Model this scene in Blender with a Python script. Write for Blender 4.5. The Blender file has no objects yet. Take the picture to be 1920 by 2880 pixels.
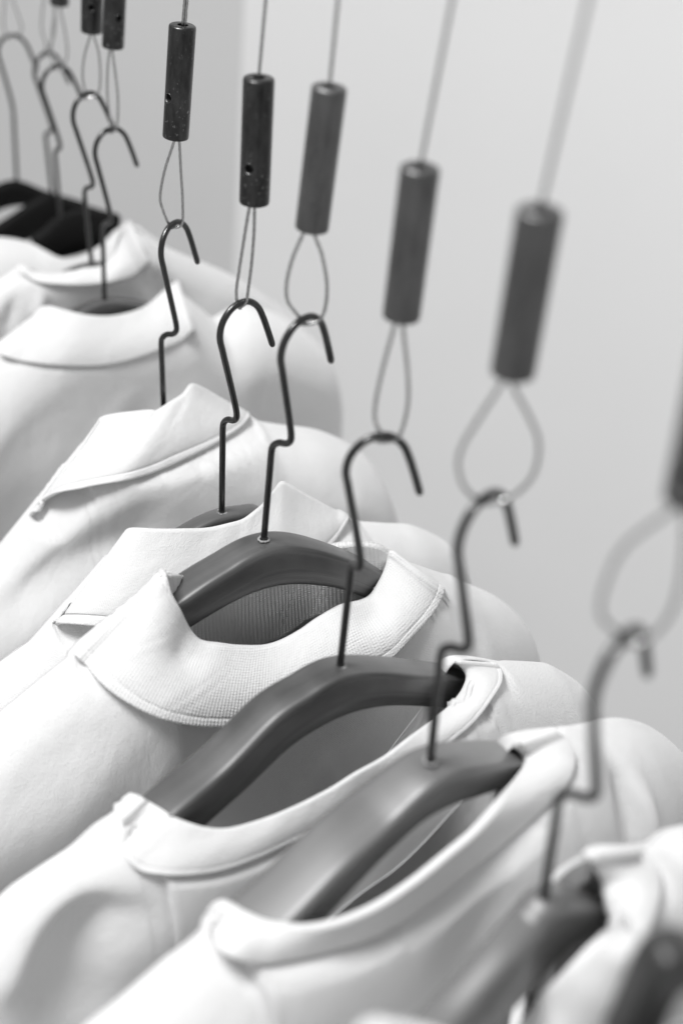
import bpy, math, random
import numpy as np
from mathutils import Vector, Matrix
random.seed(3); rng = np.random.RandomState(5)
S = bpy.context.scene
COL = S.collection

# ------------------------------------------------------------------ camera
FPX = 3800.0                                   # focal length in pixels of a 1920 x 2880 picture
CZ = 1.90                                      # eye height
CAM = np.array([0.0, 0.0, CZ])
PITCH, ROLL = math.radians(33.72), math.radians(5.446)
FWD = np.array([0, math.cos(PITCH), -math.sin(PITCH)])
_u = np.array([0, math.sin(PITCH), math.cos(PITCH)]); _r = np.array([1.0, 0, 0])
RGT = math.cos(ROLL)*_r + math.sin(ROLL)*_u
UPV = -math.sin(ROLL)*_r + math.cos(ROLL)*_u

cam = bpy.data.cameras.new('camera'); camo = bpy.data.objects.new('camera', cam); COL.objects.link(camo)
camo.matrix_world = Matrix(((RGT[0], UPV[0], -FWD[0], CAM[0]), (RGT[1], UPV[1], -FWD[1], CAM[1]), (RGT[2], UPV[2], -FWD[2], CAM[2]), (0, 0, 0, 1)))
cam.sensor_fit = 'VERTICAL'; cam.sensor_height = 36.0; cam.sensor_width = 24.0
cam.lens = FPX/2880*36.0
cam.clip_start = 0.01; cam.clip_end = 60
cam.dof.use_dof = True; cam.dof.focus_distance = 0.685; cam.dof.aperture_fstop = 4.1; cam.dof.aperture_blades = 0
S.camera = camo

def ray(x, y): return FWD + (x-960)/FPX*RGT - (y-1440)/FPX*UPV

def near_n(q_depth, rho, vr, drop):
    q = min(max(drop/(rho*vr), 0), 1); return q_depth - rho + rho*math.sqrt(1-(1-q)**2)
class Body:
    """The hanging cloth as a surface: rounded over the shoulder line, then falling, drawn in a little under the arms."""
    def __init__(s, fr, left, right, depth, vr, uc=0.0, tuck=.018, neck=None):
        s.fr = fr; s.depth = depth; s.vr = vr; s.uc = uc; s.tuck = tuck
        A = np.array([fr.loc(fr.px(x, y, n)) for x, y, n in cr(list(left)+(neck or [])+list(right), 240)])
        k = [0]; mx = A[0, 0]
        for i in range(1, len(A)):
            if A[i, 0] > mx+1e-4: k.append(i); mx = A[i, 0]
        A = A[k]; s.us, s.ws = A[:, 0], A[:, 2]; s.tl, s.tr = s.us[0], s.us[-1]
        left = list(left)+(neck[:1] if neck else []); right = (neck[1:] if neck else [])+list(right)
        a, b = fr.loc(fr.px(*left[-1])), fr.loc(fr.px(*right[0])); m = (s.us > a[0]) & (s.us < b[0])
        s.ws[m] = a[2]+(b[2]-a[2])*(s.us[m]-a[0])/(b[0]-a[0])
    def wref(s, u): return float(np.interp(u, s.us, s.ws))
    def nf(s, u):
        q = (u-s.uc)/((s.tr-s.uc) if u > s.uc else (s.uc-s.tl)); return s.depth*math.sqrt(max(0.0, 1-min(1, abs(q))**5))
    def n(s, u, w):
        rho = max(s.nf(u), .0008); q = min(max((s.wref(u)-w)/(rho*s.vr), 0), 1); return rho*math.sqrt(1-(1-q)**2)
    def fit(s, x, y):
        n = .02
        for _ in range(8):
            l = s.fr.loc(s.fr.px(x, y, n)); n = .5*n+.5*s.n(l[0], l[2])
        return n

class Frame:
    """Local axes of one hanger: u to its right end, n towards the next garment in front, w up."""
    def __init__(s, o, deg):
        s.o = np.array(o, float) + np.array([0, 0, CZ]); a = math.radians(deg)
        s.u = np.array([math.cos(a), math.sin(a), 0]); s.n = np.array([math.sin(a), -math.cos(a), 0]); s.w = np.array([0, 0, 1.0])
    def px(s, x, y, n=0.0):
        r = ray(x, y); t = (n - (CAM-s.o) @ s.n)/(r @ s.n)
        return CAM + t*r
    def loc(s, p):
        q = p - s.o; return np.array([q @ s.u, q @ s.n, q @ s.w])
    def pt(s, u, n, w): return s.o + u*s.u + n*s.n + w*s.w

# ------------------------------------------------------------------ materials
def newmat(name):
    m = bpy.data.materials.new(name); m.use_nodes = True
    nt = m.node_tree; b = nt.nodes['Principled BSDF']; return m, nt, b
def N(nt, t, **k):
    n = nt.nodes.new(t)
    for a, v in k.items():
        if a in n.inputs: n.inputs[a].default_value = v
        else: setattr(n, a, v)
    return n
def grey(v): return (v, v, v, 1)

def cloth(name, base=.80, rib=0.0, ribw=.0014, knit=.25, sheen=.15, wrinkle=.0, speck=False):
    m, nt, b = newmat(name); L = nt.links.new
    b.inputs['Roughness'].default_value = .92
    b.inputs['Specular IOR Level'].default_value = .15
    b.inputs['Sheen Weight'].default_value = sheen; b.inputs['Sheen Roughness'].default_value = .5
    uv = N(nt, 'ShaderNodeUVMap'); oc = N(nt, 'ShaderNodeTexCoord')
    no = N(nt, 'ShaderNodeTexNoise', Scale=22.0, Detail=4.0)
    L(oc.outputs['Object'], no.inputs['Vector'])
    cr = N(nt, 'ShaderNodeMapRange'); cr.inputs['To Min'].default_value = base*.96; cr.inputs['To Max'].default_value = min(base*1.03, .9)
    L(no.outputs['Fac'], cr.inputs['Value'])
    cc = N(nt, 'ShaderNodeCombineColor')
    for i in range(3): L(cr.outputs[0], cc.inputs[i])
    L(cc.outputs[0], b.inputs['Base Color'])
    # knit: tiny columns of loops in the sheet's own coordinates (metres)
    sep = N(nt, 'ShaderNodeSeparateXYZ'); L(uv.outputs[0], sep.inputs[0])
    def wave(sock, period, extra=None):
        mu = N(nt, 'ShaderNodeMath', operation='MULTIPLY'); L(sock, mu.inputs[0]); mu.inputs[1].default_value = 2*math.pi/period
        s_ = mu.outputs[0]
        if extra:
            ad = N(nt, 'ShaderNodeMath', operation='ADD'); L(s_, ad.inputs[0]); L(extra, ad.inputs[1]); s_ = ad.outputs[0]
        si = N(nt, 'ShaderNodeMath', operation='SINE'); L(s_, si.inputs[0]); return si.outputs[0]
    nz = N(nt, 'ShaderNodeTexNoise', Scale=900.0, Detail=2.0); L(uv.outputs[0], nz.inputs['Vector'])
    wob = N(nt, 'ShaderNodeTexNoise', Scale=60.0, Detail=1.0); L(uv.outputs[0], wob.inputs['Vector'])
    wo = N(nt, 'ShaderNodeMath', operation='MULTIPLY'); L(wob.outputs['Fac'], wo.inputs[0]); wo.inputs[1].default_value = 5.0
    bump1 = N(nt, 'ShaderNodeBump', Strength=knit, Distance=.0006); L(nz.outputs['Fac'], bump1.inputs['Height'])
    last = bump1
    if rib > 0:
        wv = wave(sep.outputs[0], ribw, wo.outputs[0])
        bump2 = N(nt, 'ShaderNodeBump', Strength=rib, Distance=.0006); L(wv, bump2.inputs['Height']); L(last.outputs[0], bump2.inputs['Normal']); last = bump2
    else:
        wv = wave(sep.outputs[0], .0011, wo.outputs[0]); wv2 = wave(sep.outputs[1], .0014, wo.outputs[0])
        mm = N(nt, 'ShaderNodeMath', operation='MULTIPLY'); L(wv, mm.inputs[0]); L(wv2, mm.inputs[1])
        bump2 = N(nt, 'ShaderNodeBump', Strength=knit*.6, Distance=.0003); L(mm.outputs[0], bump2.inputs['Height']); L(last.outputs[0], bump2.inputs['Normal']); last = bump2
    w3 = N(nt, 'ShaderNodeTexNoise', Scale=38.0, Detail=3.0, Roughness=.55); L(uv.outputs[0], w3.inputs['Vector'])
    bump3 = N(nt, 'ShaderNodeBump', Strength=.22+wrinkle, Distance=.006); L(w3.outputs['Fac'], bump3.inputs['Height']); L(last.outputs[0], bump3.inputs['Normal'])
    L(bump3.outputs[0], b.inputs['Normal'])
    return m

def wood(name, lo, hi, rough=.42, coat=.25):
    m, nt, b = newmat(name); L = nt.links.new
    uv = N(nt, 'ShaderNodeUVMap')
    mp = N(nt, 'ShaderNodeMapping'); mp.inputs['Scale'].default_value = (9, 190, 1); L(uv.outputs[0], mp.inputs[0])
    no = N(nt, 'ShaderNodeTexNoise', Scale=1.0, Detail=6.0, Roughness=.6, Distortion=.4); L(mp.outputs[0], no.inputs['Vector'])
    mp2 = N(nt, 'ShaderNodeMapping'); mp2.inputs['Scale'].default_value = (22, 40, 1); L(uv.outputs[0], mp2.inputs[0])
    n2 = N(nt, 'ShaderNodeTexNoise', Scale=1.0, Detail=4.0); L(mp2.outputs[0], n2.inputs['Vector'])
    ad = N(nt, 'ShaderNodeMath', operation='ADD'); L(no.outputs['Fac'], ad.inputs[0]); L(n2.outputs['Fac'], ad.inputs[1])
    mr = N(nt, 'ShaderNodeMapRange'); mr.inputs['From Min'].default_value = .6; mr.inputs['From Max'].default_value = 1.4
    mr.inputs['To Min'].default_value = lo; mr.inputs['To Max'].default_value = hi; L(ad.outputs[0], mr.inputs['Value'])
    cc = N(nt, 'ShaderNodeCombineColor')
    for i in range(3): L(mr.outputs[0], cc.inputs[i])
    L(cc.outputs[0], b.inputs['Base Color'])
    b.inputs['Roughness'].default_value = rough; b.inputs['Coat Weight'].default_value = coat; b.inputs['Coat Roughness'].default_value = .35
    bu = N(nt, 'ShaderNodeBump', Strength=.12, Distance=.0004); L(no.outputs['Fac'], bu.inputs['Height']); L(bu.outputs[0], b.inputs['Normal'])
    return m

def metal(name, lo, hi, rough, metallic=1.0, scale=300.0, stretch=(1, 1, .15), scratch=0.0):
    m, nt, b = newmat(name); L = nt.links.new
    oc = N(nt, 'ShaderNodeTexCoord'); mp = N(nt, 'ShaderNodeMapping'); mp.inputs['Scale'].default_value = stretch
    L(oc.outputs['Object'], mp.inputs[0])
    no = N(nt, 'ShaderNodeTexNoise', Scale=scale, Detail=6.0, Roughness=.65); L(mp.outputs[0], no.inputs['Vector'])
    mr = N(nt, 'ShaderNodeMapRange'); mr.inputs['From Min'].default_value = .35; mr.inputs['From Max'].default_value = .75
    mr.inputs['To Min'].default_value = lo; mr.inputs['To Max'].default_value = hi; L(no.outputs['Fac'], mr.inputs['Value'])
    cc = N(nt, 'ShaderNodeCombineColor')
    for i in range(3): L(mr.outputs[0], cc.inputs[i])
    L(cc.outputs[0], b.inputs['Base Color'])
    b.inputs['Metallic'].default_value = metallic; b.inputs['Roughness'].default_value = rough
    if scratch:
        n2 = N(nt, 'ShaderNodeTexNoise', Scale=520.0, Detail=5.0, Roughness=.7); L(oc.outputs['Object'], n2.inputs['Vector'])
        m2 = N(nt, 'ShaderNodeMapRange'); m2.inputs['From Min'].default_value = .60; m2.inputs['From Max'].default_value = .68; m2.inputs['To Max'].default_value = scratch
        L(n2.outputs['Fac'], m2.inputs['Value'])
        n3 = N(nt, 'ShaderNodeTexNoise', Scale=90.0, Detail=3.0); L(oc.outputs['Object'], n3.inputs['Vector'])
        m3 = N(nt, 'ShaderNodeMapRange'); m3.inputs['From Min'].default_value = .42; m3.inputs['From Max'].default_value = .62; L(n3.outputs['Fac'], m3.inputs['Value'])
        mu = N(nt, 'ShaderNodeMath', operation='MULTIPLY'); L(m2.outputs[0], mu.inputs[0]); L(m3.outputs[0], mu.inputs[1])
        ad = N(nt, 'ShaderNodeMath', operation='ADD'); L(mu.outputs[0], ad.inputs[0]); L(mr.outputs[0], ad.inputs[1])
        for i in range(3): L(ad.outputs[0], cc.inputs[i])
        r2 = N(nt, 'ShaderNodeMapRange'); r2.inputs['To Min'].default_value = rough-.08; r2.inputs['To Max'].default_value = rough+.18; L(n3.outputs['Fac'], r2.inputs['Value']); L(r2.outputs[0], b.inputs['Roughness'])
    bu = N(nt, 'ShaderNodeBump', Strength=.15, Distance=.0003); L(no.outputs['Fac'], bu.inputs['Height']); L(bu.outputs[0], b.inputs['Normal'])
    return m

M = dict(
    jersey=cloth('white_jersey', .80, knit=.5),
    jersey_grey=cloth('soft_white_jersey', .74, knit=.30),
    rib=cloth('white_rib_knit', .80, rib=1.0, ribw=.0013, knit=.2),
    ribfine=cloth('white_fine_rib', .82, rib=.0, knit=.45),
    pique=cloth('white_pique', .80, knit=.5),
    wood=wood('grey_beech', .022, .15, rough=.40, coat=.3),
    wood_sheen=wood('sheen_grey_beech', .11, .20, rough=.38, coat=.4),  # same wood, with the sheen on the near bars put into a lighter colour
    wood_dark=wood('dark_stained_wood', .02, .04),
    wood_black=wood('black_wood', .006, .012, rough=.6, coat=.0),
    hook=metal('blackened_steel', .07, .11, .28),
    grip=metal('gunmetal', .06, .17, .34, scale=180.0, stretch=(1, 1, .3)),
    grip_worn=metal('worn_gunmetal', .045, .12, .30, scale=160.0, stretch=(1, 1, .3), scratch=.45),
    grip_grey=metal('satin_gunmetal', .13, .24, .40, scale=120.0, stretch=(1, 1, .3), scratch=.15),
    socket=wood('bare_chipped_wood', .28, .42, rough=.8, coat=0),
    steel=metal('steel_rope', .42, .62, .24, scale=900.0, stretch=(1, 1, 1)),
    hole=metal('drilled_hole', .01, .02, .7, metallic=0.0),
)
def wallmat(name, v):
    m, nt, b = newmat(name); L = nt.links.new
    oc = N(nt, 'ShaderNodeTexCoord'); no = N(nt, 'ShaderNodeTexNoise', Scale=3.0, Detail=5.0); L(oc.outputs['Object'], no.inputs['Vector'])
    mr = N(nt, 'ShaderNodeMapRange'); mr.inputs['To Min'].default_value = v*.96; mr.inputs['To Max'].default_value = v*1.04; L(no.outputs['Fac'], mr.inputs['Value'])
    cc = N(nt, 'ShaderNodeCombineColor')
    for i in range(3): L(mr.outputs[0], cc.inputs[i])
    L(cc.outputs[0], b.inputs['Base Color']); b.inputs['Roughness'].default_value = .8
    n2 = N(nt, 'ShaderNodeTexNoise', Scale=120.0, Detail=3.0); L(oc.outputs['Object'], n2.inputs['Vector'])
    bu = N(nt, 'ShaderNodeBump', Strength=.1, Distance=.002); L(n2.outputs['Fac'], bu.inputs['Height']); L(bu.outputs[0], b.inputs['Normal'])
    return m
M['wood_black'].node_tree.nodes['Principled BSDF'].inputs['Specular IOR Level'].default_value = .12
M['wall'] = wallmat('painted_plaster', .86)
M['wall_shaded'] = wallmat('painted_plaster_shaded', .66)  # left wall gets less light; that shade is put into a darker base colour

# ------------------------------------------------------------------ mesh helpers
def mesh_obj(name, V, Fc, mat, parent=None, uvs=None, smooth=True, solid=0.0, offset=0.0, subsurf=0):
    me = bpy.data.meshes.new(name); V = [tuple(map(float, v)) for v in V]
    o = bpy.data.objects.new(name, me)
    org = Vector((0, 0, 0))
    if parent is not None:
        org = parent.location
        V = [(v[0]-org[0], v[1]-org[1], v[2]-org[2]) for v in V]
    me.from_pydata(V, [], Fc); me.update()
    if uvs is not None:
        l = me.uv_layers.new(name='UVMap')
        for lp in me.loops: l.data[lp.index].uv = uvs[lp.vertex_index]
    if smooth:
        for p in me.polygons: p.use_smooth = True
    me.materials.append(mat); COL.objects.link(o)
    if parent is not None: o.parent = parent
    if solid:
        md = o.modifiers.new('solid', 'SOLIDIFY'); md.thickness = solid; md.offset = offset
    if subsurf:
        md = o.modifiers.new('sub', 'SUBSURF'); md.levels = subsurf; md.render_levels = subsurf
    return o

def grid_obj(name, G, mat, parent=None, solid=.0012, offset=0.0, uvscale=1.0, sub=0):
    """G: array rows x cols x 3; UVs in metres along columns/rows."""
    G = np.array(G); r, c, _ = G.shape
    V = G.reshape(-1, 3); Fc = []
    for i in range(r-1):
        for j in range(c-1): Fc.append((i*c+j, i*c+j+1, (i+1)*c+j+1, (i+1)*c+j))
    mid = G[r//2]; su = np.concatenate([[0], np.cumsum(np.linalg.norm(np.diff(mid, axis=0), axis=1))])
    sv = np.concatenate([np.zeros((1, c)), np.cumsum(np.linalg.norm(np.diff(G, axis=0), axis=2), axis=0)])
    uvs = [(su[j]*uvscale, sv[i, j]*uvscale) for i in range(r) for j in range(c)]
    return mesh_obj(name, V, Fc, mat, parent, uvs, solid=solid, offset=offset, subsurf=sub)

def cr(pts, n):
    """Centripetal-like Catmull-Rom through pts (any dimension) resampled to n points by length of the first two coordinates."""
    P = np.array([list(p)+[0.0]*(3-len(p)) if len(p) < 3 else list(p) for p in pts], float)
    P = np.vstack([2*P[0]-P[1], P, 2*P[-1]-P[-2]]); out = []
    for i in range(1, len(P)-2):
        p0, p1, p2, p3 = P[i-1:i+3]
        d1 = max(np.linalg.norm((p2-p1)[:2]), 1e-9); d0 = max(np.linalg.norm((p1-p0)[:2]), 1e-9); d2 = max(np.linalg.norm((p3-p2)[:2]), 1e-9)
        a0, a1, a2 = d0**.5, d1**.5, d2**.5
        m1 = (p2-p1) + a1*((p1-p0)/a0 - (p2-p0)/(a0+a1)); m2 = (p2-p1) + a1*((p3-p2)/a2 - (p3-p1)/(a1+a2))
        for t in np.linspace(0, 1, 24, endpoint=False):
            h = t*t*(3-2*t)
            out.append((2*t**3-3*t**2+1)*p1+(t**3-2*t**2+t)*m1+(-2*t**3+3*t**2)*p2+(t**3-t**2)*m2)
    out.append(P[-2]); out = np.array(out)
    s = np.concatenate([[0], np.cumsum(np.linalg.norm(np.diff(out[:, :2], axis=0), axis=1))])
    q = np.linspace(0, s[-1], n)
    return np.stack([np.interp(q, s, out[:, k]) for k in range(out.shape[1])], 1)
def cr3(pts, n):
    P = [tuple(p) for p in pts]; Q = np.array(P, float)
    Q4 = np.array(Q); P = np.vstack([2*Q4[0]-Q4[1], Q4, 2*Q4[-1]-Q4[-2]]); out = []
    for i in range(1, len(P)-2):
        p0, p1, p2, p3 = P[i-1:i+3]
        for t in np.linspace(0, 1, 16, endpoint=False):
            out.append(.5*((2*p1)+(-p0+p2)*t+(2*p0-5*p1+4*p2-p3)*t*t+(-p0+3*p1-3*p2+p3)*t**3))
    out.append(P[-2]); out = np.array(out)
    s = np.concatenate([[0], np.cumsum(np.linalg.norm(np.diff(out, axis=0), axis=1))]); q = np.linspace(0, s[-1], n)
    return np.stack([np.interp(q, s, out[:, k]) for k in range(3)], 1)

def sweep(name, path, rad, mat, parent, sides=14, cap=True, strands=0, pitch=.004):
    """Round wire along path (world points); with strands > 0 a twisted rope section."""
    P = np.array(path); n = len(P); T = np.gradient(P, axis=0); T /= np.linalg.norm(T, axis=1)[:, None]
    up = np.array([0.3, -0.9, 0.2]); X = np.cross(T[0], up); X /= np.linalg.norm(X)
    V = []; Fc = []; uvs = []
    dist = np.concatenate([[0], np.cumsum(np.linalg.norm(np.diff(P, axis=0), axis=1))])
    for i in range(n):
        X = X - (X @ T[i])*T[i]; X /= np.linalg.norm(X); Y = np.cross(T[i], X)
        for k in range(sides):
            a = 2*math.pi*k/sides; r = rad
            if strands: r = rad*(1+.16*math.cos(strands*(a-2*math.pi*dist[i]/(pitch*strands)*1.0)))
            if cap and i in (0, n-1): r *= .72
            if cap and i in (1, n-2): r *= .97
            V.append(P[i]+r*(math.cos(a)*X+math.sin(a)*Y)); uvs.append((dist[i], a*rad))
    for i in range(n-1):
        for k in range(sides):
            k2 = (k+1) % sides; Fc.append((i*sides+k, i*sides+k2, (i+1)*sides+k2, (i+1)*sides+k))
    Fc.append(tuple(range(sides))[::-1]); Fc.append(tuple((n-1)*sides+k for k in range(sides)))
    return mesh_obj(name, V, Fc, mat, parent, uvs)

def thing(name, label, cat, loc, group=None):
    o = bpy.data.objects.new(name, None); COL.objects.link(o); o.location = tuple(map(float, loc)); o.empty_display_size = .02
    o['label'] = label; o['category'] = cat
    if group: o['group'] = group
    return o

# ------------------------------------------------------------------ hook: one bent wire, measured once
HOOK = [(0, 0, -.012), (0, 0, 0), (0, 0, .020), (0, 0, .040), (0, .0000, .0515), (0, .0012, .0555), (0, .0045, .0585), (0, .0085, .0600), (0, .0112, .0625), (-.0003, .0118, .0665),
        (-.0022, .0114, .076), (-.0055, .0110, .090), (-.0085, .0109, .102), (-.0101, .0108, .1095), (-.0088, .0108, .1165), (-.0044, .0108, .1222), (.0012, .0108, .1245), (.0068, .0108, .1240), (.0118, .0108, .1200),
        (.0150, .0108, .1140), (.0178, .0108, .1070), (.0202, .0108, .1005), (.0216, .0108, .0965)]
POSE = dict(
    c=([-.1091, .6879, -.4093], 60.2, (.043, -.087)), d=([-.0627, .5889, -.4003], 42.3, (-.015, -.012)),
    e=([-.0360, .5332, -.3758], 47.5, (-.018, .053)), f=([.0058, .4582, -.3870], 16.5, (.008, .005)),
    g=([.0427, .3777, -.3615], 47.5, (-.029, -.034)), h=([.0780, .3013, -.3494], 51.5, (-.081, -.021)),
    b=([-.1799, .8645, -.4175], 41.6, (.001, -.018)), a4=([-.1948, .8940, -.4042], 47.2, (-.06, -.036)),
    a3=([-.2476, 1.0248, -.4257], 36.3, (-.055, .02)), a2=([-.2728, 1.1032, -.4405], 46.4, (-.066, -.022)),
    a1=([-.3141, 1.1438, -.4407], 14.1, (.007, -.014)))
def hook_world(key):
    o, th, (a, b) = POSE[key]; th = math.radians(th); o = np.array(o)+np.array([0, 0, CZ])
    eu = np.array([math.cos(th), math.sin(th), 0]); en = np.array([math.sin(th), -math.cos(th), 0]); w = np.array([0, 0, 1.0])+a*eu+b*en
    w /= np.linalg.norm(w); u = eu-a*w
    H = np.array(HOOK); return o, o+H[:, [0]]*u+H[:, [1]]*en+H[:, [2]]*w
def project(p):
    q = p-CAM; d = q @ FWD; return 960+FPX*(q @ RGT)/d, 1440-FPX*(q @ UPV)/d

# ------------------------------------------------------------------ wooden shoulder bar
def bar(fr, st, t, mat, parent, ex=.5, tapern=0):
    """st: list of (top_front xyz, bottom_front xyz) stations; the bar lies behind that face by thickness t."""
    A = cr3([s[0] for s in st], 90); B = cr3([s[1] for s in st], 90)
    V = []; Fc = []; uvs = []; K = 28; dist = 0
    for i in range(90):
        tt = float(np.interp(i, [0, 30, 50, 89], t)) if isinstance(t, tuple) else t; c = (A[i]+B[i])/2 - fr.n*tt/2; v = (A[i]-B[i])/2
        if i: dist += np.linalg.norm(A[i]-A[i-1])
        e = min(i, 89-i); sc = 1.0 if e > 4 else math.sqrt(max(0.02, 1-(1-e/5)**2))
        for k in range(K):
            a = 2*math.pi*k/K; ca, sa = math.cos(a), math.sin(a)
            x = math.copysign(abs(ca)**ex, ca); y = math.copysign(abs(sa)**ex, sa)
            V.append(c + sc*(v*y*1.05 + fr.n*tt/2*x)); uvs.append((dist, a*.01))
    for i in range(89):
        for k in range(K):
            k2 = (k+1) % K; Fc.append((i*K+k, i*K+k2, (i+1)*K+k2, (i+1)*K+k))
    Fc.append(tuple(range(K))[::-1]); Fc.append(tuple(89*K+k for k in range(K)))
    return mesh_obj('shoulder_bar', V, Fc, mat, parent, uvs)

def traced_bar(fr, crease, bottom, t, mat, parent, n0=.006, bow=0.0, ex=.5, m=24):
    a = cr(crease, m); b = cr(bottom, m); st = []
    for i in range(m):
        pa = fr.px(a[i, 0], a[i, 1], n0+a[i, 2]); pb = fr.px(b[i, 0], b[i, 1], n0+b[i, 2]); st.append((pa, pb))
    return bar(fr, st, t, mat, parent, ex)

def plain_bar(fr, t, mat, parent, slope=24, half=.19, hgt=.023, bow=.35, top=0.0, n0=None, ex=.5, under=None):
    st = []; n0 = t/2 if n0 is None else n0
    for u in np.linspace(-half, half, 21):
        z = top-(math.sqrt(u*u+.022**2)-.022)*math.tan(math.radians(slope)); h = hgt*(1-.25*abs(u)/half)
        n = n0+bow*u*u
        if under and abs(u) > .03: z = min(z, under.wref(u)-.005-.01*min(1, (abs(u)-.03)/.03))
        st.append((fr.pt(u, n, z), fr.pt(u, n, z-h)))
    return bar(fr, st, t, mat, parent, ex)

# ------------------------------------------------------------------ garment sheets
def near_sheet(fr, left, mid, right, body, cover=None, drop=.5, folds=(), name='front_panel', mat=None, parent=None, rows=52, seed=0, flare=.0):
    """left and right: samples (x, y) of the shoulder line; mid: local points of the cloth edge under the neck band."""
    def loc(ps, k): return np.array([fr.loc(fr.px(*p)) for p in cr(ps, k)])
    La, Lb = loc(left, 120), loc(right, 90); Lm = np.array(mid)
    L = np.vstack([np.c_[La, np.zeros(len(La))], np.c_[Lm, np.ones(len(Lm))], np.c_[Lb, np.zeros(len(Lb))]])
    keep = [0]; mx = L[0, 0]
    for i in range(1, len(L)):
        if L[i, 0] > mx+.0002: keep.append(i); mx = L[i, 0]
    L = L[keep]; NC = 300
    uq = np.linspace(0, 1, NC); cum = np.concatenate([[0], np.cumsum(np.hypot(np.diff(L[:, 0]), np.diff(L[:, 2])))]); cum /= cum[-1]
    L = np.stack([np.interp(uq, cum, L[:, k]) for k in range(4)], 1)
    kk = np.array([1, 2, 3, 2, 1.])/9
    L[2:-2, 2] = np.convolve(L[:, 2], kk, 'valid')
    g2 = np.exp(-(np.arange(-12, 13)/6.0)**2); g2 /= g2.sum(); neckness = np.convolve(np.pad(L[:, 3], 12, mode='edge'), g2, 'valid')*L[:, 3]
    arc = np.linspace(0, math.pi/2, 22); downs = (np.linspace(0, 1, rows)**1.3)[1:]*drop
    rs = np.random.RandomState(seed); ph = rs.rand(8)*6.28
    cols = []
    for (u, n, w, k_), nk in zip(L, neckness):
        rho = max(body.nf(u), .0008); wr = w+rho*body.vr*(1-math.sqrt(1-min(max(n, 0)/rho, .9995)**2))
        ws = [w-rho*body.vr*(1-math.cos(a)) for a in arc]; ws += [ws[-1]-v for v in downs]
        cols.append([(u, rho*math.sqrt(1-(1-min(max((wr-x)/(rho*body.vr), 0), 1))**2), x) for x in ws])
    G = np.array(cols)
    if cover is not None:                               # stay inside the neck band
        C = cover.reshape(-1, 3); Q = G[:, :48].reshape(-1, 3); cap = np.full(len(Q), 9.0)
        lo, hi = C[:, 0].min()-.004, C[:, 0].max()+.004; idx = np.where((Q[:, 0] > lo) & (Q[:, 0] < hi) & (Q[:, 2] > C[:, 2].min()-.004))[0]
        for ch in np.array_split(idx, max(1, len(idx)//600)):
            if not len(ch): continue
            d = (Q[ch, 0][:, None]-C[:, 0])**2+(Q[ch, 2][:, None]-C[:, 2])**2
            j = np.argpartition(d, 5, axis=1)[:, :5]; dd = np.take_along_axis(d, j, 1); wt = 1/(dd+1e-8)
            nn = (C[j, 1]*wt).sum(1)/wt.sum(1); ds = np.sqrt(dd.min(1))
            cap[ch] = np.where(ds < .0022, nn-.0040, nn-.0040+(ds-.0022)*4.0)
        G[:, :48, 1] = np.minimum(G[:, :48, 1], cap.reshape(G[:, :48, 1].shape))
    pre = np.stack([G[:, 0]+np.array([0, -.005, -.0022]), G[:, 0]+np.array([0, -.002, -.0002])], 1)
    pn = np.stack([G[:, 0]+np.array([0, -.003, -.0006]), G[:, 0]+np.array([0, -.0012, 0])], 1)
    m_ = (L[:, 3] > .5)[:, None, None]; G = np.concatenate([np.where(m_, pn, pre), G], 1)
    U, W = G[..., 0].copy(), G[..., 2].copy()
    WR = np.array([body.wref(u) for u in L[:, 0]])[:, None]; vv = WR-W
    hw = L[:, 2].copy()
    if cover is not None:
        for i in range(NC):
            m = np.abs(cover[-1, :, 0]-L[i, 0]) < .002
            if m.any(): hw[i] = min(hw[i], cover[-1, m, 2].min())
    g_ = np.exp(-(np.arange(-30, 31)/13.0)**2); g_ /= g_.sum(); ws_ = np.minimum(np.convolve(np.pad(hw, 30, mode='edge'), g_, 'valid'), L[:, 2]); v2 = ws_[:, None]-W
    uc, tl, tr = body.uc, body.tl, body.tr
    edge = np.clip(1-np.abs((U-uc)/np.where(U > uc, tr-uc, uc-tl))**4, 0, 1)
    sm = lambda x: np.clip(x, 0, 1)**2*(3-2*np.clip(x, 0, 1))
    under_arm = sm((np.abs(U-.005)-.055)/.08)
    G[..., 1] -= body.tuck*under_arm*sm((vv-.03)/.13)*edge
    G[..., 1] += flare*vv*edge*(1-under_arm)
    for (fu, fw, ang, wid, amp, ln) in folds:          # a soft crease line: centre (u, w), slant, width, depth, half length
        ca, sa = math.cos(math.radians(ang)), math.sin(math.radians(ang))
        du, dw = U-fu, W-fw; al = du*ca+dw*sa; ac = -du*sa+dw*ca
        G[..., 1] += amp*np.exp(-(ac/wid)**2)*np.exp(-(al/ln)**4)*sm(v2/.02)*edge
    rg = np.random.RandomState(seed+40)                # long shallow drape creases running down from the shoulders and neck
    for q in range(16):
        fu = rg.uniform(-.17, .15); fw = WR.mean()-rg.uniform(.05, .30); an = 90+(-1 if fu < 0 else 1)*rg.uniform(4, 40); wd = rg.uniform(.004, .012); am = rg.uniform(-1, 1)*.0045*wd/.010; ln = rg.uniform(.03, .09)
        ca, sa = math.cos(math.radians(an)), math.sin(math.radians(an)); du, dw = U-fu, W-fw; al = du*ca+dw*sa; ac = -du*sa+dw*ca+.25*al*al/ln
        G[..., 1] += am*np.exp(-(ac/wd)**2)*np.exp(-(al/ln)**2)*sm((v2-.004)/.05)*edge
    amp = .0024*sm((v2-.01)/.08)*edge
    G[..., 1] += amp*(np.sin(U*48+ph[0]+W*9)+.6*np.sin(U*91+ph[1]-W*16)+.4*np.sin(W*34+U*22+ph[2])+.35*np.sin(W*71-U*60+ph[3]))
    Wd = np.array([[fr.pt(*G[i, j]) for i in range(G.shape[0])] for j in range(G.shape[1])])
    return grid_obj(name, Wd, mat, parent, solid=.0011)

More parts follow.
